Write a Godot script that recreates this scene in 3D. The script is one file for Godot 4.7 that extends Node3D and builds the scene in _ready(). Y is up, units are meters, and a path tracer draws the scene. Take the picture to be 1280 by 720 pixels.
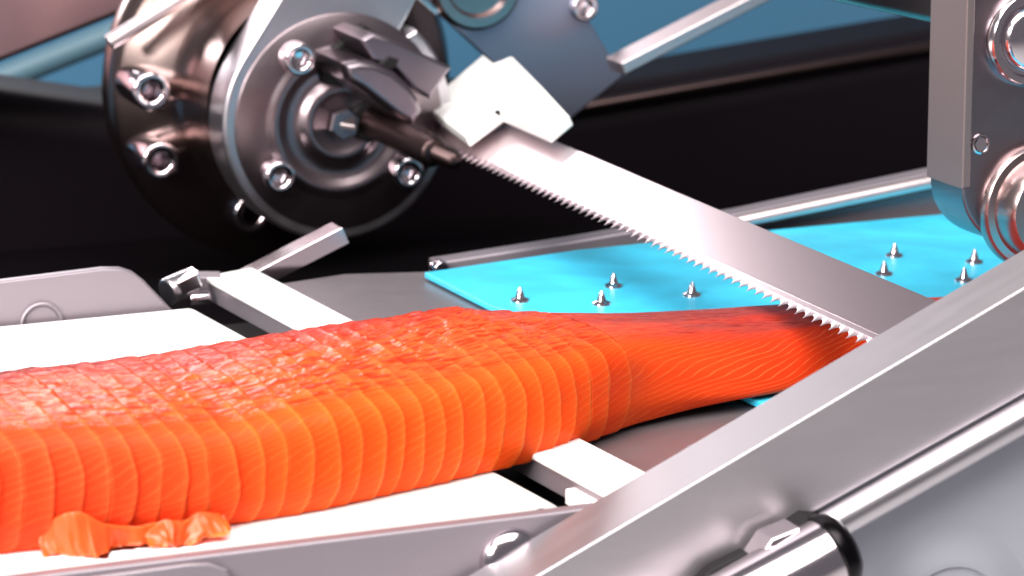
extends Node3D

# A slicing machine for salmon, seen close up. x runs along the belts, y is up, z points to the operator; metres.

var used := {}
var M := {}
const ARM := 0.40841            # the knife carriage leans 23.4 degrees out of the belt plane
var AX := Vector3(cos(ARM), sin(ARM), 0)
var AN := Vector3(-sin(ARM), cos(ARM), 0)
var noise := FastNoiseLite.new()


# ---------------------------------------------------------------- naming
func numbered(n: String) -> String:
	var k: int = used.get(n, 0)
	used[n] = k + 1
	return n if k == 0 else "%s_%03d" % [n, k]


func thing(called: String, label: String, category: String, at := Vector3.ZERO, group := "") -> Node3D:
	var o := Node3D.new()
	o.name = numbered(called)
	add_child(o)
	o.position = at
	tag(o, label, category, group)
	return o


func tag(o: Node3D, label: String, category: String, group := "") -> Node3D:
	o.set_meta("label", label)
	o.set_meta("category", category)
	if group:
		o.set_meta("group", group)
	return o


# st is built in world coordinates; the mesh is shifted to its parent's base
func part(called: String, st: SurfaceTool, m: Material, parent: Node3D = null) -> MeshInstance3D:
	var o := MeshInstance3D.new()
	o.mesh = st.commit()
	o.material_override = m
	if parent == null:
		o.name = numbered(called)
		add_child(o)
	else:
		o.name = called
		parent.add_child(o, true)
		o.position = -base_of(parent)
	return o


func base_of(p: Node3D) -> Vector3:
	var at := Vector3.ZERO
	var n: Node = p
	while n != self:
		at += n.position
		n = n.get_parent()
	return at


# ---------------------------------------------------------------- shapes
func begin() -> SurfaceTool:
	var st := SurfaceTool.new()
	st.begin(Mesh.PRIMITIVE_TRIANGLES)
	return st


func tri(st: SurfaceTool, a: Vector3, b: Vector3, c: Vector3, na: Vector3, nb: Vector3, nc: Vector3) -> void:
	if (c - a).cross(b - a).dot(na + nb + nc) < 0.0:
		var t := b; b = c; c = t
		t = nb; nb = nc; nc = t
	st.set_normal(na); st.add_vertex(a)
	st.set_normal(nb); st.add_vertex(b)
	st.set_normal(nc); st.add_vertex(c)


func quad(st: SurfaceTool, a: Vector3, b: Vector3, c: Vector3, d: Vector3, na: Vector3, nb: Vector3, nc: Vector3, nd: Vector3) -> void:
	tri(st, a, b, c, na, nb, nc)
	tri(st, a, c, d, na, nc, nd)


# A slab: the outline is its face, ext runs from the face to the back. The rim of the face (and of the back) is rounded by r.
func slab(st: SurfaceTool, outline: Array, ext: Vector3, r := 0.001, smooth_from := 0.8) -> void:
	var n := outline.size()
	var ew := -ext.normalized()
	var area := Vector3.ZERO
	for i in n:
		area += (outline[i] - outline[0]).cross(outline[(i + 1) % n] - outline[0])
	var pn := area.normalized()          # the plane's own normal
	if pn.dot(ew) < 0:
		pn = -pn
	var turn: float = signf(area.dot(pn))
	var side := []                       # outward normal of each edge
	for i in n:
		var e: Vector3 = outline[(i + 1) % n] - outline[i]
		side.append((e.cross(pn) * turn).normalized())
	var inward := []
	var soft := []
	for i in n:
		var a: Vector3 = side[(i + n - 1) % n]
		var b: Vector3 = side[i]
		var m := (a + b).normalized()
		inward.append(-m / maxf(0.35, m.dot(b)))
		soft.append(a.dot(b) > smooth_from)
	var steps := 3
	var rings := []                      # [offset inward, depth, share of plane normal]
	for k in steps + 1:
		var t := PI / 2 * k / steps
		rings.append([r * (1 - sin(t)), r * (1 - cos(t)), cos(t)])
	var h := ext.length()
	var back := rings.duplicate()
	back.reverse()
	var all := rings.duplicate()
	for q in back:
		all.append([q[0], h - q[1], -q[2]])
	for k in all.size() - 1:
		for i in n:
			var j := (i + 1) % n
			var ni: Vector3 = (side[i] + side[(i + n - 1) % n]).normalized() if soft[i] else side[i]
			var nj: Vector3 = (side[i] + side[j]).normalized() if soft[j] else side[i]
			var q: Array = all[k]
			var w: Array = all[k + 1]
			var p0: Vector3 = outline[i] + inward[i] * q[0] - ew * q[1]
			var p1: Vector3 = outline[j] + inward[j] * q[0] - ew * q[1]
			var p2: Vector3 = outline[j] + inward[j] * w[0] - ew * w[1]
			var p3: Vector3 = outline[i] + inward[i] * w[0] - ew * w[1]
			var s0: float = sqrt(maxf(0, 1 - q[2] * q[2]))
			var s1: float = sqrt(maxf(0, 1 - w[2] * w[2]))
			quad(st, p0, p1, p2, p3, ni * s0 + pn * q[2], nj * s0 + pn * q[2], nj * s1 + pn * w[2], ni * s1 + pn * w[2])
	var ex := pn.cross(Vector3.UP if absf(pn.y) < 0.9 else Vector3.RIGHT).normalized()
	var ey := pn.cross(ex)
	var flat := PackedVector2Array()
	for i in n:
		var p: Vector3 = outline[i] + inward[i] * r
		flat.append(Vector2(p.dot(ex), p.dot(ey)))
	var ids := Geometry2D.triangulate_polygon(flat)
	for k in range(0, ids.size(), 3):
		var tr := []
		for q in 3:
			tr.append(outline[ids[k + q]] + inward[ids[k + q]] * r)
		tri(st, tr[0], tr[1], tr[2], pn, pn, pn)
		tri(st, tr[0] + ext, tr[1] + ext, tr[2] + ext, -pn, -pn, -pn)


func box(st: SurfaceTool, a: Vector3, ex: Vector3, ey: Vector3, ez: Vector3, r := 0.001) -> void:
	slab(st, [a, a + ex, a + ex + ey, a + ey], ez, r)


# profile: points (radius, height along the axis); neighbours that bend little are shaded smooth
func lathe(st: SurfaceTool, profile: Array, at: Vector3, axis: Vector3, seg := 48, twist := 0.0, crease := 0.75) -> void:
	axis = axis.normalized()
	var ex := axis.cross(Vector3.UP if absf(axis.y) < 0.9 else Vector3.RIGHT).normalized()
	var ey := axis.cross(ex)
	var n := profile.size()
	var ns := []
	for i in n - 1:
		var d: Vector2 = profile[i + 1] - profile[i]
		ns.append(Vector2(d.y, -d.x).normalized())
	for i in n - 1:
		var a: Vector2 = profile[i]
		var b: Vector2 = profile[i + 1]
		var na: Vector2 = ns[i]
		var nb: Vector2 = ns[i]
		if i > 0 and ns[i - 1].dot(ns[i]) > crease:
			na = (ns[i - 1] + ns[i]).normalized()
		if i < n - 2 and ns[i + 1].dot(ns[i]) > crease:
			nb = (ns[i + 1] + ns[i]).normalized()
		for k in seg:
			var t0 := TAU * k / seg + twist
			var t1 := TAU * (k + 1) / seg + twist
			var r0 := ex * cos(t0) + ey * sin(t0)
			var r1 := ex * cos(t1) + ey * sin(t1)
			var m0 := r0
			var m1 := r1
			if seg <= 8:
				m0 = (r0 + r1).normalized(); m1 = m0
			quad(st, at + r0 * a.x + axis * a.y, at + r1 * a.x + axis * a.y, at + r1 * b.x + axis * b.y, at + r0 * b.x + axis * b.y,
				m0 * na.x + axis * na.y, m1 * na.x + axis * na.y, m1 * nb.x + axis * nb.y, m0 * nb.x + axis * nb.y)


func rod(st: SurfaceTool, a: Vector3, b: Vector3, r: float, bevel := 0.001, seg := 32) -> void:
	var l := a.distance_to(b)
	var p := [Vector2(0, 0)]
	for k in 5:
		p.append(Vector2(r - bevel + bevel * sin(PI / 8 * k), bevel - bevel * cos(PI / 8 * k)))
	for k in 5:
		p.append(Vector2(r - bevel + bevel * cos(PI / 8 * k), l - bevel + bevel * sin(PI / 8 * k)))
	p.append(Vector2(0, l))
	lathe(st, p, a, b - a, seg)


func socket_screw(parent: Node3D, called: String, at: Vector3, axis: Vector3, r: float, h: float, m: Material, label := "") -> Node3D:
	var st := begin()
	var b := r * 0.14
	lathe(st, [Vector2(0.0, 0), Vector2(r * 1.0, 0), Vector2(r, h - b), Vector2(r - b * 0.3, h - b * 0.3), Vector2(r - b, h), Vector2(r * 0.62, h), Vector2(r * 0.54, h - b * 0.6)], at, axis, 40, 0.0, 0.6)
	lathe(st, [Vector2(r * 0.54, h - b * 0.6), Vector2(r * 0.5, h * 0.35), Vector2(0, h * 0.3)], at, axis, 6)
	var o := part(called, st, m, parent)
	if label:
		o.set_meta("label", label)
	return o


# a sheet between rows of points, smooth
func sheet(st: SurfaceTool, rows: Array, closed := false, group := 0) -> void:
	st.set_smooth_group(group)
	var n: int = rows[0].size()
	for i in rows.size() - 1:
		for j in (n if closed else n - 1):
			var k := (j + 1) % n
			for p in [rows[i][j], rows[i][k], rows[i + 1][k], rows[i][j], rows[i + 1][k], rows[i + 1][j]]:
				st.add_vertex(p)


# ---------------------------------------------------------------- materials
func noise_texture(seed_: int, freq: float, size: int, stretch: Vector2, lo: float, hi: float) -> ImageTexture:
	var f := FastNoiseLite.new()
	f.seed = seed_
	f.frequency = freq
	f.fractal_octaves = 4
	var im := Image.create(size, size, false, Image.FORMAT_RGB8)
	for y in size:
		for x in size:
			# wraps round both ways
			var u := TAU * x / size
			var v := TAU * y / size
			var g := f.get_noise_3d(cos(u) * stretch.x * 40 + sin(v) * stretch.y * 40, sin(u) * stretch.x * 40, cos(v) * stretch.y * 40) * 0.9 + 0.5
			var c := clampf(lerpf(lo, hi, clampf(g, 0, 1)), 0, 1)
			im.set_pixel(x, y, Color(c, c, c))
	im.generate_mipmaps()
	return ImageTexture.create_from_image(im)


func steel(c: Color, rough: float, tex: Texture2D = null, scale := 8.0) -> StandardMaterial3D:
	var m := StandardMaterial3D.new()
	m.albedo_color = c
	m.metallic = 1.0
	m.roughness = rough
	if tex:
		m.roughness_texture = tex
		m.uv1_triplanar = true
		m.uv1_scale = Vector3.ONE * scale
		m.heightmap_enabled = false
	return m


func plain(c: Color, rough: float, spec := 0.5) -> StandardMaterial3D:
	var m := StandardMaterial3D.new()
	m.albedo_color = c.linear_to_srgb()
	m.roughness = rough
	m.metallic_specular = spec
	return m


func materials() -> void:
	var worn := noise_texture(3, 0.03, 256, Vector2(1, 1), 0.88, 1.0)
	var brushed := noise_texture(5, 0.03, 256, Vector2(0.4, 3.0), 0.88, 1.0)
	M.steel = steel(Color(0.79, 0.77, 0.79), 0.34, worn, 9.0)
	M.matte_steel = steel(Color(0.585, 0.55, 0.58), 0.5, brushed, 7.0)
	M.matte_steel.metallic = 0.6
	M.polished = steel(Color(0.86, 0.82, 0.84), 0.16, worn, 14.0)
	M.housing = steel(Color(0.72, 0.64, 0.635), 0.25, worn, 10.0)
	M.drum = steel(Color(0.60, 0.525, 0.51), 0.27, worn, 10.0)
	M.beam = steel(Color(0.70, 0.68, 0.70), 0.50, brushed, 7.0)
	M.beam.metallic = 0.88
	M.lid = steel(Color(0.55, 0.50, 0.52), 0.33, worn, 10.0)
	M.drive = steel(Color(0.30, 0.245, 0.245), 0.4, worn, 10.0)
	M.deck = steel(Color(0.60, 0.57, 0.59), 0.42, worn, 12.0)
	M.deck.metallic = 0.75
	M.blade = steel(Color(0.88, 0.81, 0.825), 0.30, noise_texture(8, 0.05, 256, Vector2(1.5, 1.5), 0.93, 1.0), 24.0)
	M.edge = steel(Color(0.92, 0.86, 0.87), 0.42, worn, 20.0)
	M.white = plain(Color(0.90, 0.90, 0.89), 0.35)
	M.belt = plain(Color(0.88, 0.88, 0.87), 0.5)
	M.cyan = plain(Color(0.05, 0.62, 0.90), 0.4)
	M.dark = plain(Color(0.005, 0.003, 0.005), 0.5, 0.25)
	M.cyan.albedo_texture = noise_texture(21, 0.02, 256, Vector2(1, 1), 0.88, 1.0)
	M.cyan.uv1_triplanar = true
	M.cyan.uv1_scale = Vector3.ONE * 6.0
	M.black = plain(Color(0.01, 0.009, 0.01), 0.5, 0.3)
	M.dark_sheet = plain(Color(0.004, 0.003, 0.004), 0.9, 0.08)
	M.block = steel(Color(0.56, 0.52, 0.55), 0.30)
	M.blue_wall = plain(Color(0.045, 0.15, 0.26), 0.6)
	M.cover = plain(Color(0.33, 0.335, 0.39), 0.4)
	M.floor = plain(Color(0.60, 0.60, 0.61), 0.6)


# ---------------------------------------------------------------- the salmon
const FISH := [   # x, z of the near foot, height there, z of the far side, height there
	[-0.4600, 0.2852, 0.0469, 0.1821, 0.0370],
	[-0.4480, 0.2852, 0.0469, 0.1821, 0.0370],
	[-0.4360, 0.2852, 0.0469, 0.1821, 0.0370],
	[-0.4240, 0.2852, 0.0469, 0.1821, 0.0370],
	[-0.4120, 0.2852, 0.0469, 0.1821, 0.0370],
	[-0.4000, 0.2852, 0.0469, 0.1821, 0.0370],
	[-0.3880, 0.2852, 0.0469, 0.1821, 0.0370],
	[-0.3760, 0.2852, 0.0469, 0.1821, 0.0370],
	[-0.3640, 0.2850, 0.0469, 0.1821, 0.0370],
	[-0.3520, 0.2840, 0.0469, 0.1821, 0.0370],
	[-0.3400, 0.2829, 0.0461, 0.1821, 0.0370],
	[-0.3280, 0.2819, 0.0451, 0.1818, 0.0370],
	[-0.3160, 0.2808, 0.0441, 0.1804, 0.0372],
	[-0.3040, 0.2798, 0.0430, 0.1791, 0.0375],
	[-0.2920, 0.2796, 0.0420, 0.1777, 0.0377],
	[-0.2800, 0.2800, 0.0410, 0.1764, 0.0379],
	[-0.2680, 0.2805, 0.0400, 0.1760, 0.0382],
	[-0.2560, 0.2809, 0.0390, 0.1772, 0.0386],
	[-0.2440, 0.2813, 0.0379, 0.1784, 0.0390],
	[-0.2320, 0.2818, 0.0369, 0.1771, 0.0392],
	[-0.2200, 0.2805, 0.0358, 0.1758, 0.0394],
	[-0.2080, 0.2792, 0.0365, 0.1745, 0.0396],
	[-0.1960, 0.2779, 0.0372, 0.1732, 0.0399],
	[-0.1840, 0.2760, 0.0377, 0.1718, 0.0401],
	[-0.1720, 0.2729, 0.0378, 0.1702, 0.0404],
	[-0.1600, 0.2698, 0.0378, 0.1687, 0.0407],
	[-0.1480, 0.2668, 0.0379, 0.1672, 0.0409],
	[-0.1360, 0.2637, 0.0380, 0.1664, 0.0410],
	[-0.1240, 0.2602, 0.0385, 0.1658, 0.0410],
	[-0.1120, 0.2567, 0.0390, 0.1631, 0.0410],
	[-0.1000, 0.2531, 0.0385, 0.1602, 0.0410],
	[-0.0880, 0.2480, 0.0376, 0.1530, 0.0372],
	[-0.0760, 0.2415, 0.0368, 0.1447, 0.0325],
	[-0.0640, 0.2349, 0.0362, 0.1445, 0.0309],
	[-0.0520, 0.2283, 0.0360, 0.1454, 0.0297],
	[-0.0400, 0.2226, 0.0345, 0.1463, 0.0285],
	[-0.0280, 0.2201, 0.0330, 0.1471, 0.0274],
	[-0.0160, 0.2184, 0.0315, 0.1463, 0.0264],
	[-0.0040, 0.2181, 0.0300, 0.1449, 0.0256],
	[0.0080, 0.2178, 0.0288, 0.1434, 0.0248],
	[0.0200, 0.2160, 0.0277, 0.1419, 0.0239],
	[0.0320, 0.2125, 0.0266, 0.1405, 0.0231],
	[0.0440, 0.2090, 0.0255, 0.1390, 0.0223],
	[0.0560, 0.2056, 0.0244, 0.1389, 0.0217],
	[0.0680, 0.2022, 0.0235, 0.1397, 0.0211],
	[0.0800, 0.1988, 0.0229, 0.1404, 0.0206],
	[0.0920, 0.1982, 0.0222, 0.1412, 0.0201],
	[0.1040, 0.1982, 0.0215, 0.1419, 0.0196],
	[0.1160, 0.1982, 0.0208, 0.1427, 0.0191],
	[0.1280, 0.1982, 0.0201, 0.1434, 0.0185],
	[0.1400, 0.1982, 0.0194, 0.1441, 0.0180],
	[0.1520, 0.1982, 0.0187, 0.1442, 0.0180],
	[0.1640, 0.1982, 0.0181, 0.1442, 0.0180],
	[0.1760, 0.1982, 0.0174, 0.1442, 0.0180],
	[0.1880, 0.1982, 0.0167, 0.1442, 0.0180],
	[0.2000, 0.1982, 0.0160, 0.1442, 0.0180],
]
const FAT := [Vector2(0.03, 0), Vector2(-0.02, 0.24), Vector2(-0.025, 0.52), Vector2(-0.01, 0.78), Vector2(0.035, 0.935), Vector2(0.12, 1.0), Vector2(0.38, 1.05), Vector2(0.62, 1.05), Vector2(0.84, 1.0), Vector2(0.96, 0.86), Vector2(1.0, 0.6), Vector2(1.0, 0.2), Vector2(0.96, 0.02)]
const THIN := [Vector2(0.06, 0.12), Vector2(0.0, 0.16), Vector2(0.02, 0.36), Vector2(0.1, 0.64), Vector2(0.2, 0.84), Vector2(0.32, 0.95), Vector2(0.5, 1.02), Vector2(0.68, 1.03), Vector2(0.84, 0.98), Vector2(0.95, 0.85), Vector2(1.0, 0.6), Vector2(1.0, 0.2), Vector2(0.96, 0.02)]
const AROUND := 96


func fish_row(x: float) -> Array:
	var k := 0
	while k < FISH.size() - 2 and FISH[k + 1][0] < x:
		k += 1
	var t := clampf((x - FISH[k][0]) / (FISH[k + 1][0] - FISH[k][0]), 0, 1)
	var r := []
	for i in 5:
		r.append(lerpf(FISH[k][i], FISH[k + 1][i], t))
	return r


func spline(list: Array, t: float) -> Vector2:
	var n := list.size()
	var f := clampf(t, 0, 1) * (n - 1)
	var i := mini(int(f), n - 2)
	return list[i].cubic_interpolate(list[i + 1], list[maxi(i - 1, 0)], list[mini(i + 2, n - 1)], f - i)


# s: 0 at the near foot, 1 at the far foot
func fish_point(x: float, s: float, swell: float, tail: float) -> Vector3:
	var r := fish_row(x)
	var p := spline(FAT, s).lerp(spline(THIN, s), tail)
	var h := lerpf(r[2], r[4], clampf(p.x, 0, 1))
	var z := lerpf(r[1], r[3], p.x)
	var y := maxf(p.y * h, 0.0003)
	var c := Vector2(lerpf(r[1], r[3], 0.5), h * 0.4)
	var d := (Vector2(z, y) - c).normalized()
	z += d.x * swell
	y += d.y * swell * (1.0 if y > 0.004 else 0.0)
	return Vector3(x, maxf(y, 0.0004), z)


func flakes(x: float, s: float) -> float:      # relief of the cut flesh: long flakes on top, fine slanting seams on the near side
	var top := smoothstep(0.3, 0.42, s) * (1.0 - smoothstep(0.86, 0.95, s))
	var a := noise.get_noise_2d(x * 2300.0 + s * 700.0, s * 2500.0)
	var b := noise.get_noise_2d(x * 9000.0 + 900.0, s * 6000.0 + 40.0)
	var front := noise.get_noise_2d((x * 0.55 - s * 0.18) * 14000.0, (x * 0.5 + s * 0.1) * 1600.0)
	return top * ((0.5 - absf(a) * 2.4) + b * 0.4 - 0.05) * (1.0 - 0.45 * smoothstep(0.55, 0.7, s)) * (1.0 - 0.55 * smoothstep(-0.08, -0.03, x)) + (1.0 - top) * front * 0.10


func fish_textures() -> StandardMaterial3D:
	var w := 1536
	var h := 512
	var im := Image.create(w, h, false, Image.FORMAT_RGB8)
	var hm := Image.create(w, h, false, Image.FORMAT_RGB8)
	var near_ := Color(0.93, 0.142, 0.020)
	var near_left := Color(0.91, 0.098, 0.028)
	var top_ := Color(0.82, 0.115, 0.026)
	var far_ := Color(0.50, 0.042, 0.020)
	var grey := Color(0.26, 0.060, 0.050)
	var red := Color(0.64, 0.046, 0.010)
	var pale := Color(0.96, 0.30, 0.075)
	for py in h:
		var s := float(py) / (h - 1)
		for px in w:
			var x := -0.46 + 0.66 * px / (w - 1)
			var big := noise.get_noise_2d(x * 500.0, s * 260.0 + 77.0)
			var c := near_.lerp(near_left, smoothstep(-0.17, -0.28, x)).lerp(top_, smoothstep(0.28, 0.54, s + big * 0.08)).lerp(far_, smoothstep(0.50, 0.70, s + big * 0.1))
			var tail := smoothstep(-0.095, -0.045, x)
			c = c.lerp(red.lerp(far_, smoothstep(0.26, 0.48, s + big * 0.12)), tail * lerpf(0.5, 1.0, smoothstep(-0.07, 0.03, x + big * 0.02)))
			# the dark fat line along the far side of the thick end
			c = c.lerp(grey, 0.8 * smoothstep(-0.17, -0.28, x + big * 0.02) * smoothstep(0.54, 0.68, s + big * 0.05))
			c = c.lerp(grey, 0.75 * smoothstep(-0.065, -0.01, x) * smoothstep(0.34, 0.60, s + big * 0.2))
			# slanting seams of pale fat between the muscle flakes
			var seam := absf(fposmod((s * 0.18 - x * 0.55 + big * 0.005) * 230.0, 1.0) - 0.5) * 2.0
			seam = smoothstep(0.72, 1.0, seam) * (1.0 - smoothstep(0.30, 0.42, s))
			c = c.lerp(pale, seam * 0.55 * (0.5 + 0.5 * noise.get_noise_2d(x * 900.0, s * 900.0)))
			var f := flakes(x, s)
			var top := smoothstep(0.3, 0.45, s)
			c = c.lerp(pale, clampf(f, 0, 1) * lerpf(0.46, 0.20, smoothstep(0.46, 0.62, s)) * top * (1.0 - 0.5 * tail))
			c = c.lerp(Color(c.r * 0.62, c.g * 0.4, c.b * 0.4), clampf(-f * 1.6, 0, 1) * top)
			var fine := noise.get_noise_2d(x * 16000.0, s * 9000.0) * 0.06
			c = Color(c.r * (1 + fine), c.g * (1 + fine), c.b * (1 + fine))
			im.set_pixel(px, py, c.clamp().linear_to_srgb())
			var g := clampf(0.5 + f * 0.4 - seam * 0.1 + fine, 0, 1)
			hm.set_pixel(px, py, Color(g, g, g))
	im.generate_mipmaps()
	hm.generate_mipmaps()
	var m := StandardMaterial3D.new()
	m.albedo_texture = ImageTexture.create_from_image(im)
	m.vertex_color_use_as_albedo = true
	m.roughness = 0.22
	m.metallic_specular = 0.15
	m.heightmap_enabled = true
	m.heightmap_texture = ImageTexture.create_from_image(hm)
	m.heightmap_scale = 0.07
	m.subsurf_scatter_enabled = true
	m.subsurf_scatter_strength = 0.22
	return m


# a closed piece of the fish between two cuts; each ring: [x, swell, lightness], the last with lit rims painted in
func fish_piece(rings: Array, lean: float, tail_of: Callable) -> SurfaceTool:
	var st := begin()
	var rows := []
	for q in rings:
		var row := []
		for j in AROUND + 1:
			var s := float(j) / AROUND
			var up := sin(PI * clampf(s / 0.36, 0, 1))
			var x: float = q[0] + lean * (up * 0.0042 - smoothstep(0.3, 0.75, s) * 0.006 + noise.get_noise_2d(q[0] * 3000.0, s * 200.0) * 0.0013)
			var f := flakes(x, s)
			var keep := lerpf(1.0, lerpf(0.7, 0.95, smoothstep(-0.2, -0.1, x)), smoothstep(0.28, 0.42, s))
			row.append(fish_point(x, s, q[1] * keep + f * 0.0008, tail_of.call(x)))
		rows.append(row)
	st.set_smooth_group(0)
	var vert := func(i: int, j: int) -> void:
		var x: float = rows[i][j].x
		st.set_uv(Vector2((x + 0.46) / 0.66, float(j) / AROUND))
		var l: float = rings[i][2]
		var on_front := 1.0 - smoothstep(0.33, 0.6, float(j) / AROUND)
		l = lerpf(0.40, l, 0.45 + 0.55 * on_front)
		st.set_color(Color(lerpf(0.86, 1.0, l), lerpf(0.44, 1.0, l), lerpf(0.42, 1.0, l)))  # pale cut edges, with lit rims and shaded steps painted into the colour
		st.add_vertex(rows[i][j])
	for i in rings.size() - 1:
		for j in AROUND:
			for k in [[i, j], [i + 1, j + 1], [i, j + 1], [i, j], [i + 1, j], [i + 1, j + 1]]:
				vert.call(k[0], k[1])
	for e in [0, rings.size() - 1]:                 # the two cut faces
		st.set_smooth_group(1 + e)
		for j in range(1, AROUND):
			var order := [0, j, j + 1] if e == 0 else [0, j + 1, j]
			for k in order:
				vert.call(e, k)
	st.generate_normals()
	return st


func salmon() -> void:
	var m := fish_textures()
	var fish := thing("salmon_fillet", "orange salmon fillet cut into thin upright slices, its red tail end still whole", "salmon", Vector3(-0.12, 0, 0.22))
	var cuts := []
	var x := -0.40
	var rng := RandomNumberGenerator.new()
	rng.seed = 11
	while x < -0.0600:
		cuts.append(x)
		x += rng.randf_range(0.0076, 0.0102)
	cuts.append(-0.0530)
	var fat := func(_x: float) -> float: return 0.0
	for i in cuts.size() - 1:
		var a: float = cuts[i]
		var d: float = cuts[i + 1] - a - 0.0003
		var up := rng.randf_range(-0.0004, 0.0005)
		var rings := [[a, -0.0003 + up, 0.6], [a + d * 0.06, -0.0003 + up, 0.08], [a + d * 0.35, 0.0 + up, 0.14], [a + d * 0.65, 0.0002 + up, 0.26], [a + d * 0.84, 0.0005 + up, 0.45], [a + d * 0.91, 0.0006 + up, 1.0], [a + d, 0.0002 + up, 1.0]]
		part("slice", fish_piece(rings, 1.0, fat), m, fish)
	var rings := []
	for k in 60:
		var xx := lerpf(-0.0527, 0.19, k / 59.0)
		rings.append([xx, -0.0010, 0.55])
	var thin := func(q: float) -> float: return smoothstep(-0.055, 0.03, q)
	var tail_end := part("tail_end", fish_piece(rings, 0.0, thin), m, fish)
	tail_end.set_meta("label", "uncut dark red tail end of the fillet under the knife")
	var flesh := StandardMaterial3D.new()
	flesh.albedo_color = Color(0.88, 0.090, 0.014).linear_to_srgb()
	flesh.roughness = 0.36
	flesh.subsurf_scatter_enabled = true
	flesh.subsurf_scatter_strength = 0.4
	# loose folded strips at the near foot
	for ribbon in [
		[[Vector3(-0.2859, 0.0054, 0.2800), Vector3(-0.2803, 0.0129, 0.2840), Vector3(-0.2738, 0.0149, 0.2880), Vector3(-0.2658, 0.0098, 0.2870), Vector3(-0.2559, 0.0068, 0.2850), Vector3(-0.2462, 0.0069, 0.2840), Vector3(-0.2350, 0.0063, 0.2830), Vector3(-0.2243, 0.0085, 0.2800)], 0.021],
		[[Vector3(-0.2523, 0.0039, 0.2860), Vector3(-0.2465, 0.0093, 0.2900), Vector3(-0.2395, 0.0076, 0.2890), Vector3(-0.2334, 0.0095, 0.2870), Vector3(-0.2259, 0.0074, 0.2850)], 0.008]]:
		var path := Curve3D.new()
		var list: Array = ribbon[0]
		for i in list.size():
			var tg: Vector3 = (list[mini(i + 1, list.size() - 1)] - list[maxi(i - 1, 0)]) / 5.0
			path.add_point(list[i], -tg, tg)
		var rows := []
		var l := path.get_baked_length()
		for i in 121:
			var t := i / 120.0
			var p := path.sample_baked(l * t, true)
			var wide: float = ribbon[1] * pow(sin(PI * clampf(t * 0.96 + 0.02, 0, 1)), 0.45) * (1.0 + 0.18 * noise.get_noise_2d(t * l * 3500.0, 7.0))
			var row := []
			for j in 32:        # down the outside, up the inside: a strip 1.6 mm thick with a soft hem
				var q := TAU * j / 32.0
				var down := 0.5 - 0.5 * cos(q)
				var ripple := noise.get_noise_2d(t * l * 4200.0, 60.0 + down * 22.0) * 0.0060 + noise.get_noise_2d(t * l * 11000.0, 200.0 + down * 40.0) * 0.0006
				var y := p.y - wide * down
				row.append(Vector3(p.x + 0.003 * down * sin(t * 9.0), maxf(y, 0.0006), p.z + ripple * (0.15 + 0.85 * down) + down * down * 0.004 + 0.0008 * sin(q)))
			rows.append(row)
		var st := begin()
		sheet(st, rows, true)
		st.generate_normals()
		part("loose_strip", st, flesh, fish)


# ---------------------------------------------------------------- the machine
func pins(parent: Node3D) -> void:
	for p in [Vector3(-0.0094, 0.0020, 0.0312), Vector3(0.0398, 0.0020, 0.0226), Vector3(0.0646, 0.0020, 0.0513), Vector3(0.0210, 0.0020, 0.0505), Vector3(0.1865, 0.0020, 0.0185), Vector3(0.2138, 0.0020, 0.0446), Vector3(0.1898, 0.0020, 0.0745), Vector3(0.1630, 0.0020, 0.0494)]:
		var st := begin()
		lathe(st, [Vector2(0.0042, 0), Vector2(0.0040, 0.0008), Vector2(0.0022, 0.0016), Vector2(0.0016, 0.0032), Vector2(0.0006, 0.0060), Vector2(0, 0.0064)], p, Vector3.UP, 20)
		part("spike", st, M.polished, parent)


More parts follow.
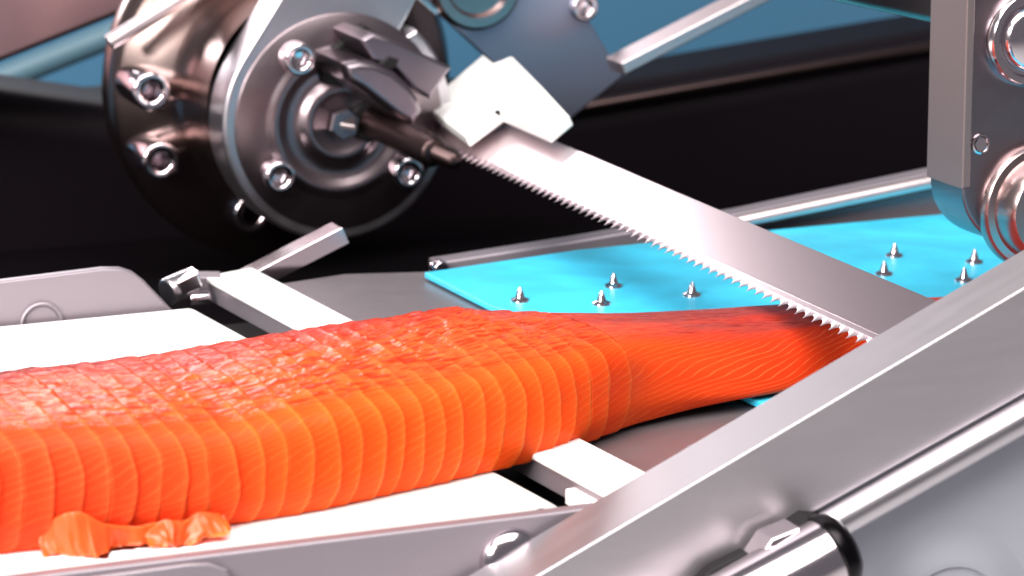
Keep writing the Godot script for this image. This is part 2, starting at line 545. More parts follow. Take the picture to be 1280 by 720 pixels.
func conveyor() -> void:
	var o := thing("feed_belt", "white flat belt carrying the sliced fillet up to the cross bar", "conveyor belt", Vector3(-0.3, 0, 0.14))
	var st := begin()
	# a belt 12 mm through, with a round nose that runs slightly askew
	var rows := []
	for z in [-0.020, 0.296]:
		var nose: float = lerpf(-0.1395, -0.107, (z + 0.02) / 0.316)
		var row := [Vector3(-0.75, 0, z)]
		for k in 13:
			var a := PI / 2 - PI * k / 12.0
			row.append(Vector3(nose - 0.006 + cos(a) * 0.006, -0.006 + sin(a) * 0.006, z))
		row.append(Vector3(-0.75, -0.012, z))
		rows.append(row)
	sheet(st, rows, true)
	st.set_smooth_group(3)
	for e in 2:
		for j in range(1, rows[e].size() - 1):
			for p in ([rows[e][0], rows[e][j], rows[e][j + 1]] if e == 1 else [rows[e][0], rows[e][j + 1], rows[e][j]]):
				st.add_vertex(p)
	st.generate_normals()
	part("belt", st, M.belt, o)
	st = begin()
	rod(st, Vector3(-0.1475, -0.006, -0.026), Vector3(-0.1145, -0.006, 0.3015), 0.0045, 0.0005)
	part("nose_roller", st, M.black, o)

	o = thing("cross_bar", "white bar across the gap between feed belt and steel deck, passing under the fillet", "bar", Vector3(-0.1, 0, 0.12))
	st = begin()
	slab(st, [Vector3(-0.1254, 0.0040, -0.0603), Vector3(-0.1000, 0.0040, -0.0686), Vector3(-0.0850, 0.004, 0.12), Vector3(-0.0744, 0.0040, 0.2494), Vector3(-0.0680, 0.004, 0.325), Vector3(-0.0925, 0.004, 0.325), Vector3(-0.1100, 0.004, 0.13)], Vector3(0, -0.0024, 0), 0.0008)
	part("top_strip", st, M.white, o)
	st = begin()
	slab(st, [Vector3(-0.1240, 0.0014, -0.058), Vector3(-0.1020, 0.0014, -0.062), Vector3(-0.070, 0.0014, 0.322), Vector3(-0.0915, 0.0014, 0.322)], Vector3(0, -0.0085, 0), 0.0008)
	part("shaded_side", st, M.matte_steel, o)  # grey steel puts the shade of the white bar's side into its colour
	st = begin()
	slab(st, [Vector3(-0.0985, -0.001, 0.280), Vector3(-0.0905, -0.001, 0.278), Vector3(-0.0895, -0.001, 0.318), Vector3(-0.0980, -0.001, 0.318)], Vector3(0, -0.006, 0), 0.0008)
	part("ledge", st, M.white, o)

	o = thing("clevis", "small steel clevis and pin between the far guard and the white cross bar", "fitting", Vector3(-0.1365, -0.0038, -0.0550))
	st = begin()
	rod(st, Vector3(-0.1460, 0.0005, -0.0500), Vector3(-0.1326, 0.0032, -0.0550), 0.0065, 0.0015)
	part("pin_head", st, M.steel, o)
	st = begin()
	box(st, Vector3(-0.1409, -0.0011, -0.0450), Vector3(0.0105, 0.004, 0), Vector3(-0.002, 0.007, 0), Vector3(0, 0, -0.012), 0.0012)
	part("yoke", st, M.polished, o)
	st = begin()
	rod(st, Vector3(-0.1364, -0.0030, -0.0480), Vector3(-0.1267, -0.0031, -0.0480), 0.0032, 0.0008)
	part("pin", st, M.polished, o)
	st = begin()
	box(st, Vector3(-0.1313, -0.0032, -0.0600), Vector3(0.012, 0.0, 0.006), Vector3(0, 0.0075, 0), Vector3(0.003, 0, -0.012), 0.001)
	part("lug", st, M.matte_steel, o)

	o = thing("far_guard", "grey steel guard plate with rounded end behind the white belt", "guard plate", Vector3(-0.25, 0, -0.024))
	st = begin()
	slab(st, [Vector3(-0.2818, -0.0031, -0.0240), Vector3(-0.2808, 0.0166, -0.0240), Vector3(-0.2265, 0.0187, -0.0240), Vector3(-0.1810, 0.0202, -0.0240), Vector3(-0.1732, 0.0195, -0.0240), Vector3(-0.1676, 0.0172, -0.0240), Vector3(-0.1634, 0.0136, -0.0240), Vector3(-0.1508, -0.0012, -0.0240), Vector3(-0.1511, -0.0099, -0.0240)], Vector3(0, 0, -0.006), 0.0012)
	part("plate", st, M.matte_steel, o)
	st = begin()
	lathe(st, [Vector2(0.0095, 0), Vector2(0.0095, 0.0012), Vector2(0.0088, 0.0016), Vector2(0.0078, 0.0012), Vector2(0.0072, 0.0003), Vector2(0, 0.0003)], Vector3(-0.2092, -0.0012, -0.0240), Vector3(0, 0, 1), 40)
	part("plug", st, M.matte_steel, o)

	o = thing("near_side_panel", "grey steel side panel along the near edge of the white belt", "side panel", Vector3(-0.2, -0.05, 0.305))
	st = begin()
	slab(st, [Vector3(-0.3789, 0.0009, 0.3060), Vector3(-0.2843, 0.0014, 0.3060), Vector3(-0.1151, -0.0001, 0.3060), Vector3(-0.0978, 0.0000, 0.3060), Vector3(-0.0926, -0.0049, 0.3060), Vector3(-0.1120, -0.0463, 0.3060), Vector3(-0.3803, -0.0228, 0.3060)], Vector3(0, 0, -0.006), 0.0012)
	part("plate", st, M.matte_steel, o)
	st = begin()
	slab(st, [Vector3(-0.3796, -0.0037, 0.3090), Vector3(-0.2877, -0.0004, 0.3090), Vector3(-0.2444, -0.0001, 0.3090), Vector3(-0.2371, -0.0008, 0.3090), Vector3(-0.2310, -0.0038, 0.3090), Vector3(-0.2271, -0.0120, 0.3090), Vector3(-0.2279, -0.0450, 0.3090), Vector3(-0.3813, -0.0320, 0.3090)], Vector3(0, 0, -0.0028), 0.0012)
	part("inspection_cover", st, M.matte_steel, o)
	st = begin()
	lathe(st, [Vector2(0.0115, 0), Vector2(0.0115, 0.002), Vector2(0.0105, 0.0040), Vector2(0.008, 0.0055), Vector2(0.004, 0.0063), Vector2(0, 0.0065)], Vector3(-0.1305, -0.0149, 0.3060), Vector3(0, 0, 1), 40)
	part("screw_head", st, M.polished, o)

	o = thing("steel_deck", "dull grey steel deck plate between the white cross bar and the blue belt", "deck plate", Vector3(-0.05, 0, 0.12))
	st = begin()
	slab(st, [Vector3(-0.096, -0.002, -0.056), Vector3(-0.057, -0.002, -0.064), Vector3(-0.022, -0.002, -0.054), Vector3(0.06, -0.002, -0.054), Vector3(0.09, -0.002, 0.312), Vector3(-0.068, -0.002, 0.312), Vector3(-0.082, -0.002, 0.12)], Vector3(0, -0.008, 0), 0.001)
	part("plate", st, M.deck, o)
	st = begin()
	lathe(st, [Vector2(0.0032, 0), Vector2(0.0028, 0.0006), Vector2(0.0015, 0.0006), Vector2(0.0012, 0.0002), Vector2(0, 0.0002)], Vector3(-0.0335, -0.0020, 0.2504), Vector3.UP, 24)
	part("screw_head", st, M.matte_steel, o)

	o = thing("discharge_belt", "bright blue belt studded with steel spikes behind and under the tail", "conveyor belt", Vector3(0.1, 0, 0.08))
	st = begin()
	slab(st, [Vector3(-0.0277, 0.0020, -0.0367), Vector3(0.0556, 0.0020, -0.0518), Vector3(0.1662, 0.0020, -0.0548), Vector3(0.2538, 0.0020, -0.0542), Vector3(0.3703, 0.0020, -0.0518), Vector3(0.42, 0.002, 0.30), Vector3(0.018, 0.002, 0.30), Vector3(0.009, 0.002, 0.19), Vector3(-0.0245, 0.0020, 0.0327)], Vector3(0, -0.003, 0), 0.0008)
	part("belt", st, M.cyan, o)
	pins(o)

	o = thing("side_rail", "grey steel rail rising along the far edge of the blue belt", "rail", Vector3(0.1, 0, -0.07))
	st = begin()
	slab(st, [Vector3(-0.0091, -0.0084, -0.0680), Vector3(-0.0091, -0.0018, -0.0680), Vector3(0.0621, 0.0024, -0.0680), Vector3(0.1523, 0.0090, -0.0680), Vector3(0.2572, 0.0204, -0.0680), Vector3(0.3797, 0.0320, -0.0680), Vector3(0.3820, -0.0059, -0.0680), Vector3(0.2624, -0.0043, -0.0680), Vector3(0.1734, -0.0045, -0.0680), Vector3(0.0630, -0.0052, -0.0680)], Vector3(0, 0, -0.012), 0.0015)
	part("plate", st, M.matte_steel, o)
	st = begin()
	rod(st, Vector3(0.1198, 0.0017, -0.0640), Vector3(0.3771, 0.0295, -0.0640), 0.0042, 0.001)
	part("round_bar", st, M.edge, o)
	st = begin()
	rod(st, Vector3(-0.0086, -0.0043, -0.0630), Vector3(-0.0095, -0.0039, -0.0690), 0.004, 0.001)
	part("end_screw", st, M.polished, o)


func knife() -> void:
	# the blade lies in the plane of the carriage arms and the z axis; teeth on its low edge
	var low := Vector3(0.0335, 0.0315, 0)
	var at := func(w: float, z: float, up: float) -> Vector3: return low + AX * w + AN * up + Vector3(0, 0, z)
	var o := thing("saw_blade", "long flat steel slicing blade with a scalloped toothed lower edge, above the tail", "blade", low)
	var st := begin()
	slab(st, [at.call(0.0075, -0.200, 0.0), at.call(0.0345, -0.200, 0.0), at.call(0.0345, 0.314, 0.0), at.call(0.0075, 0.314, 0.0)], -AN * 0.0014, 0.0002)
	part("body", st, M.blade, o)
	st = begin()
	var pitch := 0.0068
	var sub := 8
	var count := int(0.514 / pitch)
	var rows := []
	for i in count * sub + 1:
		var z := -0.200 + pitch * i / sub
		var f := float(i % sub) / sub
		var e: float = 0.0034 * pow(absf(sin(PI * f)), 0.7)        # depth of the gullet
		if i % sub == 0:
			e = 0.0
		var bend := 0.5 * e / 0.0034
		rows.append([at.call(0.0075, z, 0.0), at.call(0.0052, z, -0.0001), at.call(e, z - bend * 0.0008, -0.0008), at.call(0.0052, z, -0.0013), at.call(0.0075, z, -0.0014)])
	sheet(st, rows, false, -1)
	st.generate_normals()
	part("toothed_edge", st, M.blade, o)

	o = thing("blade_clamp", "white stepped clamp block gripping the far end of the blade", "clamp", Vector3(0.0732, 0.0520, -0.1936))
	st = begin()
	slab(st, [Vector3(0.0419, 0.0460, -0.2153), Vector3(0.0869, 0.0655, -0.2438), Vector3(0.0838, 0.0642, -0.2221), Vector3(0.0926, 0.0680, -0.2182), Vector3(0.0809, 0.0629, -0.1516), Vector3(0.0702, 0.0583, -0.0951), Vector3(0.0556, 0.0519, -0.0877), Vector3(0.0560, 0.0522, -0.1484), Vector3(0.0343, 0.0427, -0.1393)], -AN * 0.006, 0.001)
	part("block", st, M.white, o)
	st = begin()
	rod(st, Vector3(0.0550, 0.0519, -0.1479), Vector3(0.0625, 0.0484, -0.1660), 0.0016, 0.0004)
	part("dowel", st, M.black, o)

	o = thing("drive_block", "chunky grey two-faced block between the motor housing and the white clamp", "block", Vector3(0.0142, 0.0590, -0.2000))
	st = begin()
	slab(st, [Vector3(-0.0230, 0.0763, -0.1960), Vector3(0.0024, 0.0929, -0.1960), Vector3(0.0216, 0.0788, -0.1960), Vector3(0.0284, 0.0645, -0.1960), Vector3(0.0118, 0.0516, -0.1960), Vector3(-0.0088, 0.0571, -0.1960), Vector3(-0.0198, 0.0647, -0.1960)], Vector3(-0.01, 0.004, -0.05), 0.003, 0.7)
	part("rear_shadow", st, M.black, o)  # black slab added for the shadow behind and below the jaws
	st = begin()
	slab(st, [Vector3(-0.0078, 0.0888, -0.1720), Vector3(-0.0018, 0.0916, -0.1720), Vector3(0.0125, 0.0860, -0.1720), Vector3(0.0407, 0.0722, -0.1720), Vector3(0.0285, 0.0567, -0.1720), Vector3(0.0208, 0.0621, -0.1720), Vector3(0.0098, 0.0741, -0.1720), Vector3(-0.0020, 0.0788, -0.1720)], Vector3(-0.006, 0.003, -0.030), 0.002, 0.6)
	part("upper_jaw", st, M.block, o)
	st = begin()
	slab(st, [Vector3(-0.0189, 0.0784, -0.1660), Vector3(-0.0109, 0.0795, -0.1660), Vector3(-0.0025, 0.0782, -0.1660), Vector3(0.0076, 0.0735, -0.1660), Vector3(0.0151, 0.0666, -0.1660), Vector3(0.0211, 0.0582, -0.1660), Vector3(0.0231, 0.0516, -0.1660), Vector3(0.0175, 0.0438, -0.1660), Vector3(0.0099, 0.0484, -0.1660), Vector3(-0.0103, 0.0651, -0.1660), Vector3(-0.0177, 0.0704, -0.1660)], Vector3(-0.006, 0.003, -0.034), 0.0045, 0.6)
	part("lower_jaw", st, M.block, o)
	st = begin()
	slab(st, [Vector3(0.0010, 0.0764, -0.1710), Vector3(0.0061, 0.0801, -0.1710), Vector3(0.0121, 0.0781, -0.1710), Vector3(0.0103, 0.0734, -0.1710), Vector3(0.0044, 0.0730, -0.1710)], Vector3(0, 0, -0.012), 0.0015)
	part("crease_shadow", st, M.black, o)  # black piece added for the shadow in the crease between the jaws

	o = thing("drive_rod", "dark steel rod running from the hub to the toothed corner of the blade", "rod", Vector3(0.0038, 0.0428, -0.1900))
	st = begin()
	rod(st, Vector3(0.0044, 0.0440, -0.1950), Vector3(0.0188, 0.0353, -0.1400), 0.0078, 0.003)
	part("shank", st, M.drive, o)
	st = begin()
	rod(st, Vector3(0.0121, 0.0393, -0.1500), Vector3(0.0287, 0.0312, -0.1320), 0.0050, 0.0048)
	part("tip", st, M.drive, o)
	st = begin()
	rod(st, Vector3(0.0046, 0.0433, -0.1990), Vector3(0.0037, 0.0437, -0.1920), 0.0105, 0.002)
	part("collar", st, M.black, o)


func motor() -> void:
	var c := Vector3(-0.0101, 0.0434, -0.2000)
	var o := thing("motor_housing", "round steel motor housing with bolted flange and ringed end cover", "motor housing", c)
	var back := c + Vector3(0, 0, -0.085)
	var st := begin()
	lathe(st, [Vector2(0, -0.03), Vector2(0.080, -0.03), Vector2(0.093, -0.024), Vector2(0.0965, -0.014), Vector2(0.0955, -0.004), Vector2(0.0915, 0.001)], back + Vector3(0, 0.006, 0), Vector3(0, 0, 1), 96)
	part("flange", st, M.drum, o)
	st = begin()
	lathe(st, [Vector2(0.0925, 0.000), Vector2(0.090, 0.0025), Vector2(0.079, 0.0115), Vector2(0.070, 0.0195), Vector2(0.0665, 0.0240), Vector2(0.0635, 0.036), Vector2(0.062, 0.060)], back + Vector3(0, 0.004, 0), Vector3(0, 0, 1), 96)
	part("barrel", st, M.drum, o)
	# end plate: round below, straight sided above
	var r := 0.0615
	var up := Vector3(0.568, 0.823, 0)
	var across := Vector3(0.823, -0.568, 0)
	var pts := []
	pts.append(c + up * 0.15 - across * r)
	for k in 59:
		var a := PI * k / 40.0
		pts.append(c - across * r * cos(a) - up * r * sin(a))
	pts.append(Vector3(0.0197, 0.0812, -0.2000))
	pts.append(Vector3(0.0496, 0.1322, -0.2000))
	st = begin()
	slab(st, pts, Vector3(0, 0, -0.026), 0.0022)
	part("end_plate", st, M.steel, o)
	st = begin()
	lathe(st, [Vector2(0.0555, -0.004), Vector2(0.0555, 0.0004), Vector2(0.0548, 0.001), Vector2(0.0405, 0.001), Vector2(0.0385, 0.0016), Vector2(0.0365, 0.0030), Vector2(0.0345, 0.0034), Vector2(0.0325, 0.0028), Vector2(0.030, 0.0012), Vector2(0.0275, 0.0004), Vector2(0.0235, 0.0004), Vector2(0.0215, 0.0014), Vector2(0.0195, 0.0036), Vector2(0.0175, 0.0044), Vector2(0.0155, 0.0040), Vector2(0.013, 0.0026), Vector2(0, 0.0022)], c, Vector3(0, 0, 1), 96, 0.0, 0.55)
	part("end_cover", st, M.lid, o)
	st = begin()
	lathe(st, [Vector2(0.0085, 0.002), Vector2(0.0085, 0.0085), Vector2(0.0076, 0.0095), Vector2(0, 0.0095)], c, Vector3(0, 0, 1), 6, 0.3)
	part("hexagon_hub", st, M.lid, o)
	st = begin()
	var hub := c + Vector3(-0.004, 0.001, 0.009)
	box(st, hub, Vector3(0.0075, -0.0012, 0.004), AN * -0.003, Vector3(0.001, 0.0045, -0.004), 0.0005)
	part("highlight_facet", st, M.edge, o)  # pale facet added to stand for a bright highlight on the hub
	for p in [Vector3(-0.0342, 0.0784, -0.1940), Vector3(-0.0458, 0.0196, -0.1940), Vector3(0.0228, 0.0164, -0.1940), Vector3(0.0294, 0.0672, -0.1940)]:
		socket_screw(o, "screw", p - Vector3(0, 0, 0.004), Vector3(0, 0, 1), 0.0082, 0.011, M.polished)
	for p in [Vector3(-0.0933, 0.0563, -0.2500), Vector3(-0.0893, 0.0198, -0.2500), Vector3(-0.0409, -0.0119, -0.2500)]:
		socket_screw(o, "screw", p - Vector3(0, 0, 0.034), Vector3(0, 0, 1), 0.0100, 0.034, M.polished)

	o = thing("stay_bar", "short bright square bar slanting down from the motor to the cross bar", "bar", Vector3(-0.0938, 0.0009, -0.0700))
	st = begin()
	var a0 := Vector3(-0.1007, -0.0018, -0.0750)
	var a1 := Vector3(-0.0537, 0.0175, -0.0750)
	var dir := a1 - a0
	var side := Vector3(0, 0, 1)
	var upv := dir.normalized().cross(Vector3(0, 0, 1)) * -1.0
	box(st, a0 - side * 0.014, dir, side * 0.014, upv.normalized() * -0.009, 0.0008)
	part("bar", st, M.polished, o)


func carriage() -> void:
	# near arm: a bevelled beam whose top ridge catches the light
	var o := thing("near_beam", "wide grey steel beam slanting across the front, with a bright top ridge", "beam", Vector3(-0.0457, 0.0214, 0.3300))
	var st := begin()
	slab(st, [Vector3(-0.1872, -0.0344, 0.3350), Vector3(-0.1336, -0.0111, 0.3350), Vector3(0.0506, 0.0693, 0.3350), Vector3(0.1089, 0.0945, 0.3350), Vector3(0.1114, 0.0542, 0.3350), Vector3(0.0525, 0.0305, 0.3350), Vector3(-0.0688, -0.0177, 0.3350), Vector3(-0.1650, -0.0559, 0.3350)], Vector3(0, 0, -0.026), 0.0011)
	part("beam", st, M.beam, o)

	o = thing("guide_rod", "round polished rod running close under the near beam", "rod", Vector3(0.0176, 0.0081, 0.3300))
	st = begin()
	rod(st, Vector3(-0.0277, -0.0076, 0.3380), Vector3(0.1097, 0.0474, 0.3380), 0.0058, 0.001, 48)
	part("shaft", st, M.steel, o)

	o = thing("air_cylinder", "polished cylinder with black end cap at the bottom edge beside the near beam", "cylinder", Vector3(-0.0487, -0.0144, 0.3600))
	var p0 := Vector3(-0.1026, -0.0393, 0.3500)
	var p1 := Vector3(-0.0311, -0.0115, 0.3500)
	M.cap = steel(Color(0.16, 0.15, 0.16), 0.25)
	var d := (p1 - p0).normalized()
	st = begin()
	rod(st, p0, p1, 0.0132, 0.001, 48)
	part("barrel", st, M.polished, o)
	st = begin()
	lathe(st, [Vector2(0, 0), Vector2(0.0136, 0.0), Vector2(0.0141, 0.0006), Vector2(0.0139, 0.0030), Vector2(0.0128, 0.0055), Vector2(0.0105, 0.0075), Vector2(0.007, 0.0085), Vector2(0, 0.0088)], p1 - d * 0.002, d, 48)
	part("end_cap", st, M.cap, o)
	st = begin()
	slab(st, [Vector3(-0.0454, -0.0049, 0.3450), Vector3(-0.0360, -0.0004, 0.3450), Vector3(-0.0270, -0.0027, 0.3450), Vector3(-0.0216, -0.0080, 0.3450), Vector3(-0.0283, -0.0134, 0.3450), Vector3(-0.0406, -0.0118, 0.3450)], Vector3(0, 0, -0.014), 0.002)
	part("port_block", st, M.black, o)
	st = begin()
	slab(st, [Vector3(-0.0591, -0.0106, 0.3500), Vector3(-0.0539, -0.0039, 0.3500), Vector3(-0.0436, -0.0013, 0.3500), Vector3(-0.0398, -0.0063, 0.3500), Vector3(-0.0530, -0.0131, 0.3500)], Vector3(0, 0, -0.012), 0.0012)
	part("bracket", st, M.polished, o)
	st = begin()
	slab(st, [Vector3(-0.0817, -0.0221, 0.3430), Vector3(-0.0729, -0.0143, 0.3430), Vector3(-0.0597, -0.0099, 0.3430), Vector3(-0.0554, -0.0150, 0.3430), Vector3(-0.0757, -0.0247, 0.3430)], Vector3(0, 0, -0.006), 0.001)
	part("gap_shade", st, M.black, o)  # black slab added for the shade in the open slot

	o = thing("lower_cover", "smooth blue-grey machine cover below the near beam, with a raised round boss", "cover", Vector3(0.0502, -0.0225, 0.3000))
	st = begin()
	slab(st, [Vector3(-0.0920, -0.0704, 0.3285), Vector3(-0.0925, -0.0228, 0.3285), Vector3(0.1221, 0.0676, 0.3285), Vector3(0.1334, -0.1059, 0.3285)], Vector3(0, 0, -0.008), 0.001)
	part("panel", st, M.cover, o)
	st = begin()
	lathe(st, [Vector2(0.036, 0), Vector2(0.033, 0.0006), Vector2(0.029, 0.0020), Vector2(0.0255, 0.0036), Vector2(0.0235, 0.0040), Vector2(0.0225, 0.0040), Vector2(0.0218, 0.0031), Vector2(0.0205, 0.0032), Vector2(0.012, 0.0042), Vector2(0, 0.0046)], Vector3(0.0274, -0.0528, 0.3285), Vector3(0, 0, 1), 64)
	part("boss", st, M.cover, o)

	# far arm, with the bar that pulls it
	o = thing("swing_plate", "flat blue-grey arm plate coming down behind the white clamp", "arm", Vector3(0.1200, 0.0646, -0.2605))
	st = begin()
	slab(st, [Vector3(0.0471, 0.1155, -0.2620), Vector3(0.0686, 0.0863, -0.2620), Vector3(0.0944, 0.0624, -0.2620), Vector3(0.1397, 0.0190, -0.2620), Vector3(0.1772, 0.0449, -0.2620), Vector3(0.1465, 0.0934, -0.2620), Vector3(0.1346, 0.1156, -0.2620)], Vector3(0.002, 0, -0.012), 0.001)
	part("plate", st, M.arm, o)
	socket_screw(o, "screw", Vector3(0.1523, 0.0852, -0.2620), Vector3(0, 0, 1), 0.0075, 0.006, M.polished)
	st = begin()
	lathe(st, [Vector2(0, -0.002), Vector2(0.026, -0.002), Vector2(0.026, 0.006), Vector2(0.024, 0.008), Vector2(0.019, 0.008), Vector2(0.017, 0.005), Vector2(0, 0.005)], Vector3(0.0889, 0.1024, -0.2620), Vector3(0, 0, 1), 56)
	part("pivot_cap", st, M.housing, o)
	st = begin()
	slab(st, [Vector3(0.0526, 0.0971, -0.2580), Vector3(0.0562, 0.0986, -0.2580), Vector3(0.0689, 0.0873, -0.2580), Vector3(0.0657, 0.0857, -0.2580)], Vector3(0, 0, -0.003), 0.0006)
	part("edge_strip", st, M.polished, o)

	o = thing("tie_bar", "bright square tie bar rising from the far arm to the top edge", "bar", Vector3(0.1665, 0.0829, -0.1700))
	var q0 := Vector3(0.1470, 0.0635, -0.2000)
	var q1 := Vector3(0.2525, 0.1066, -0.2000)
	var qd := (q1 - q0).normalized()
	var qn := Vector3(-qd.y, qd.x, 0)
	st = begin()
	box(st, q0 + Vector3(0, 0, 0.0), q1 - q0, -qn * 0.007, Vector3(0, 0, -0.020), 0.001)
	part("bar", st, M.edge, o)

	o = thing("bearing_bracket", "upright steel bracket with rounded foot and bearing rings at the right edge", "bracket", Vector3(0.1532, 0.0872, 0.1500))
	st = begin()
	var rim := [Vector3(0.1392, 0.1611, 0.1500), Vector3(0.1403, 0.0638, 0.1500)]
	var k0 := Vector3(0.1403, 0.0638, 0.1500)
	var kc := k0 + Vector3(0.030, -0.001, 0)
	for k in range(1, 13):
		var a := PI - PI / 2 * k / 12.0 * 1.02
		rim.append(kc + Vector3(cos(a) * 0.030, -sin(a) * 0.027, 0))
	rim.append(kc + Vector3(0.06, -0.027, 0))
	rim.append(kc + Vector3(0.06, 0.11, 0))
	slab(st, rim, Vector3(0, 0, -0.027), 0.0015)
	part("plate", st, M.lid, o)
	st = begin()
	M.edge_bar = steel(Color(0.50, 0.445, 0.445), 0.45)
	M.edge_bar.metallic = 0.6
	box(st, Vector3(0.1390, 0.0628, 0.1515), Vector3(0.004, 0, 0), Vector3(0.1379, 0.1614, 0.1515) - Vector3(0.1390, 0.0628, 0.1515), Vector3(0, 0, -0.029), 0.0008)
	part("edge_bar", st, M.edge_bar, o)
	st = begin()
	lathe(st, [Vector2(0.0205, 0), Vector2(0.0205, 0.004), Vector2(0.019, 0.006), Vector2(0.0165, 0.006), Vector2(0.0155, 0.0035), Vector2(0.014, 0.0035), Vector2(0.013, 0.007), Vector2(0.0115, 0.008), Vector2(0, 0.008)], Vector3(0.1678, 0.1246, 0.1500), Vector3(0, 0, 1), 64)
	part("bearing_ring", st, M.polished, o)
	st = begin()
	lathe(st, [Vector2(0.0045, 0), Vector2(0.0042, 0.0010), Vector2(0.0034, 0.0012), Vector2(0.0030, 0.0004), Vector2(0, 0.0004)], Vector3(0.1477, 0.0809, 0.1500), Vector3(0, 0, 1), 32)
	lathe(st, [Vector2(0.0030, 0.0009), Vector2(0.0012, 0.0009), Vector2(0, 0.0009)], Vector3(0.1477, 0.0809, 0.1500), Vector3(0, 0, 1), 6)
	part("set_screw", st, M.polished, o)
	st = begin()
	lathe(st, [Vector2(0.027, 0), Vector2(0.027, 0.003), Vector2(0.0255, 0.005), Vector2(0.0225, 0.0055), Vector2(0.0215, 0.009), Vector2(0.0205, 0.014), Vector2(0.019, 0.016), Vector2(0.0165, 0.016), Vector2(0.0155, 0.013), Vector2(0, 0.013)], Vector3(0.1752, 0.0528, 0.1500), Vector3(0, 0, 1), 64)
	part("boss", st, M.housing, o)

	o = thing("upper_bar", "brownish steel bar at the top edge left of the bearing bracket", "bar", Vector3(0.1855, 0.1200, 0.0000))
	st = begin()
	slab(st, [Vector3(0.1196, 0.1439, 0.0500), Vector3(0.1328, 0.1288, 0.0500), Vector3(0.1813, 0.1168, 0.0500), Vector3(0.2151, 0.1102, 0.0500), Vector3(0.2138, 0.1393, 0.0500)], Vector3(0, 0, -0.008), 0.003)
	part("bar", st, M.drum, o)


func background() -> void:
	var st := begin()
	box(st, Vector3(-2.0, -0.6, -0.90), Vector3(4, 0, 0), Vector3(0, 0.86, 0), Vector3(0, 0, -0.03), 0.002)
	part("wall", st, M.blue_wall).set_meta("kind", "structure")
	st = begin()
	box(st, Vector3(-3, -0.62, 5.0), Vector3(6, 0, 0), Vector3(0, 0, -6.5), Vector3(0, -0.03, 0), 0.002)
	part("floor", st, M.floor).set_meta("kind", "structure")

	var o := thing("dark_hood", "black machine hood with rounded upper edge filling the space behind the belts", "hood", Vector3(0.2, -0.2, -0.42))
	st = begin()
	slab(st, [Vector3(-0.3451, 0.0699, -0.4200), Vector3(-0.1327, 0.0337, -0.4200), Vector3(-0.0641, 0.0190, -0.4200), Vector3(0.0074, 0.0217, -0.4200), Vector3(0.2099, 0.0062, -0.4200), Vector3(0.2963, 0.0124, -0.4200), Vector3(0.4726, 0.0290, -0.4200), Vector3(0.8051, 0.0556, -0.4200), Vector3(0.8519, -0.4976, -0.4200), Vector3(-0.3716, -0.3045, -0.4200)], Vector3(0, 0, -0.10), 0.024)
	part("shell", st, M.dark, o)
	st = begin()
	rod(st, Vector3(0.2037, -0.0024, -0.4180), Vector3(0.5493, 0.0300, -0.4180), 0.0035, 0.001)
	part("edge_trim", st, M.drive, o)

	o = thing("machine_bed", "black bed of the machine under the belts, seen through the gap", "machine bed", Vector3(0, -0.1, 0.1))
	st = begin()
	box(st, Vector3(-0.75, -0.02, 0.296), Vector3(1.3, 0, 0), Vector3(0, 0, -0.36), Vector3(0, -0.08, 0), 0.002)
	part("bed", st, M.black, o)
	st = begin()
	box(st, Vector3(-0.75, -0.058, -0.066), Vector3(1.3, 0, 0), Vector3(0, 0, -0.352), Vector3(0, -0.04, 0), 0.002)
	part("rear_dark_sheet", st, M.dark_sheet, o)  # added behind the bed to darken reflections in the motor flange

	o = thing("upper_cover", "pinkish grey metal cover sloping across the upper left corner", "cover", Vector3(-0.0964, 0.0691, -0.4500))
	st = begin()
	slab(st, [Vector3(-0.2116, 0.1085, -0.3600), Vector3(-0.0503, 0.1003, -0.3600), Vector3(-0.0583, 0.0876, -0.3600), Vector3(-0.0797, 0.0800, -0.3600), Vector3(-0.1458, 0.0582, -0.3600), Vector3(-0.2153, 0.0365, -0.3600)], Vector3(0, 0, -0.05), 0.004)
	part("panel", st, M.upper, o)
	o = thing("pipe", "blurred pale blue pipe sloping up behind the motor at the left edge", "pipe", Vector3(-0.0559, 0.0088, -0.6200))
	st = begin()
	rod(st, Vector3(-0.1481, -0.0140, -0.6200), Vector3(0.0723, 0.0581, -0.6200), 0.0085, 0.002)
	part("tube", st, M.pipe, o)

	o = thing("thin_rod", "thin bright rod from the top edge to the motor flange", "rod", Vector3(-0.0823, 0.0855, -0.3000))
	st = begin()
	rod(st, Vector3(-0.1118, 0.0808, -0.2620), Vector3(-0.0411, 0.1189, -0.2620), 0.0042, 0.001)
	part("shaft", st, M.edge, o)


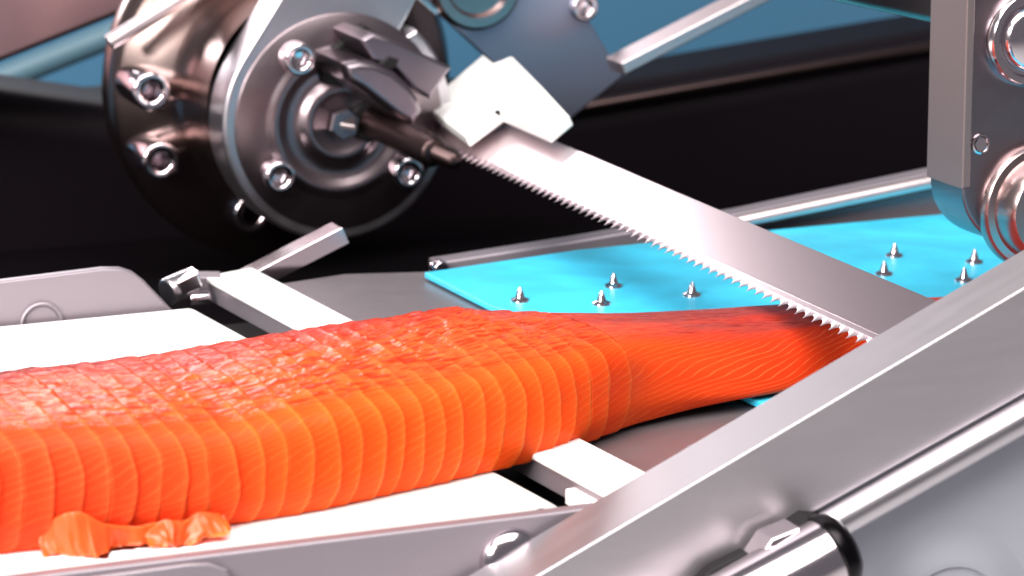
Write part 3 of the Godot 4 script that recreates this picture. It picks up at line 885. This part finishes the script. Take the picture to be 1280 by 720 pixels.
func _ready() -> void:
	# camera
	var cam := Camera3D.new()
	cam.position = Vector3(-0.4939, 0.3035, 1.1636)
	cam.rotation_degrees = Vector3(-13.5, -23.0, 0)
	cam.near = 0.05
	cam.far = 20.0
	cam.fov = 11.368
	var lens := CameraAttributesPhysical.new()
	lens.frustum_focal_length = 50.0
	lens.frustum_focus_distance = 1.13
	lens.exposure_aperture = 7.0
	cam.attributes = lens
	cam.current = true
	add_child(cam)
	lens.frustum_focal_length = 50.0
	cam.fov = 11.368
	# surroundings
	var env := Environment.new()
	env.background_mode = Environment.BG_COLOR
	env.background_color = Color(0.165, 0.158, 0.175).linear_to_srgb()
	env.tonemap_mode = Environment.TONE_MAPPER_LINEAR
	env.tonemap_exposure = 1.0
	env.sdfgi_enabled = true
	env.ssao_enabled = true
	env.ssil_enabled = true
	var around := WorldEnvironment.new()
	around.environment = env
	add_child(around)
	# overhead hall lamp first, then unseen lamps added for fill and highlights
	lamp(Vector3(-0.4, 1.85, 0.95), Vector3(-0.05, 0, 0.15), Vector2(2.6, 1.5), 10.5, Color(1, 0.98, 0.96))
	lamp(Vector3(-1.5, 0.80, 0.95), Vector3(-0.05, 0, 0.0), Vector2(0.9, 0.6), 4.5, Color(1, 0.98, 0.96))  # added low on the left as fill and for the flange highlight
	lamp(Vector3(0.02, 0.80, -1.7), Vector3(0.0, 0.05, 0.0), Vector2(0.62, 0.30), 1.0, Color(1, 0.97, 0.98))  # added behind so the far end of the blade shines white
	lamp(Vector3(-0.80, 0.56, -1.7), Vector3(-0.05, 0.05, 0.0), Vector2(0.45, 0.2), 1.2, Color(1, 0.97, 0.98))  # added behind left so the end plate's side shines white

	noise.seed = 4
	noise.noise_type = FastNoiseLite.TYPE_SIMPLEX_SMOOTH
	noise.frequency = 0.02
	noise.fractal_octaves = 3
	materials()
	M.arm = steel(Color(0.66, 0.68, 0.76), 0.42)
	M.pipe = plain(Color(0.075, 0.15, 0.20), 0.5)
	M.upper = steel(Color(0.70, 0.58, 0.60), 0.45)
	background()
	conveyor()
	motor()
	carriage()
	knife()
	salmon()


func lamp(at: Vector3, towards: Vector3, size: Vector2, energy: float, c: Color) -> void:
	var l := AreaLight3D.new()
	l.name = numbered("unseen_lamp")
	l.area_size = size
	l.light_energy = energy
	l.light_color = c
	l.shadow_enabled = true
	l.area_range = 8.0
	add_child(l)
	l.look_at_from_position(at, towards)
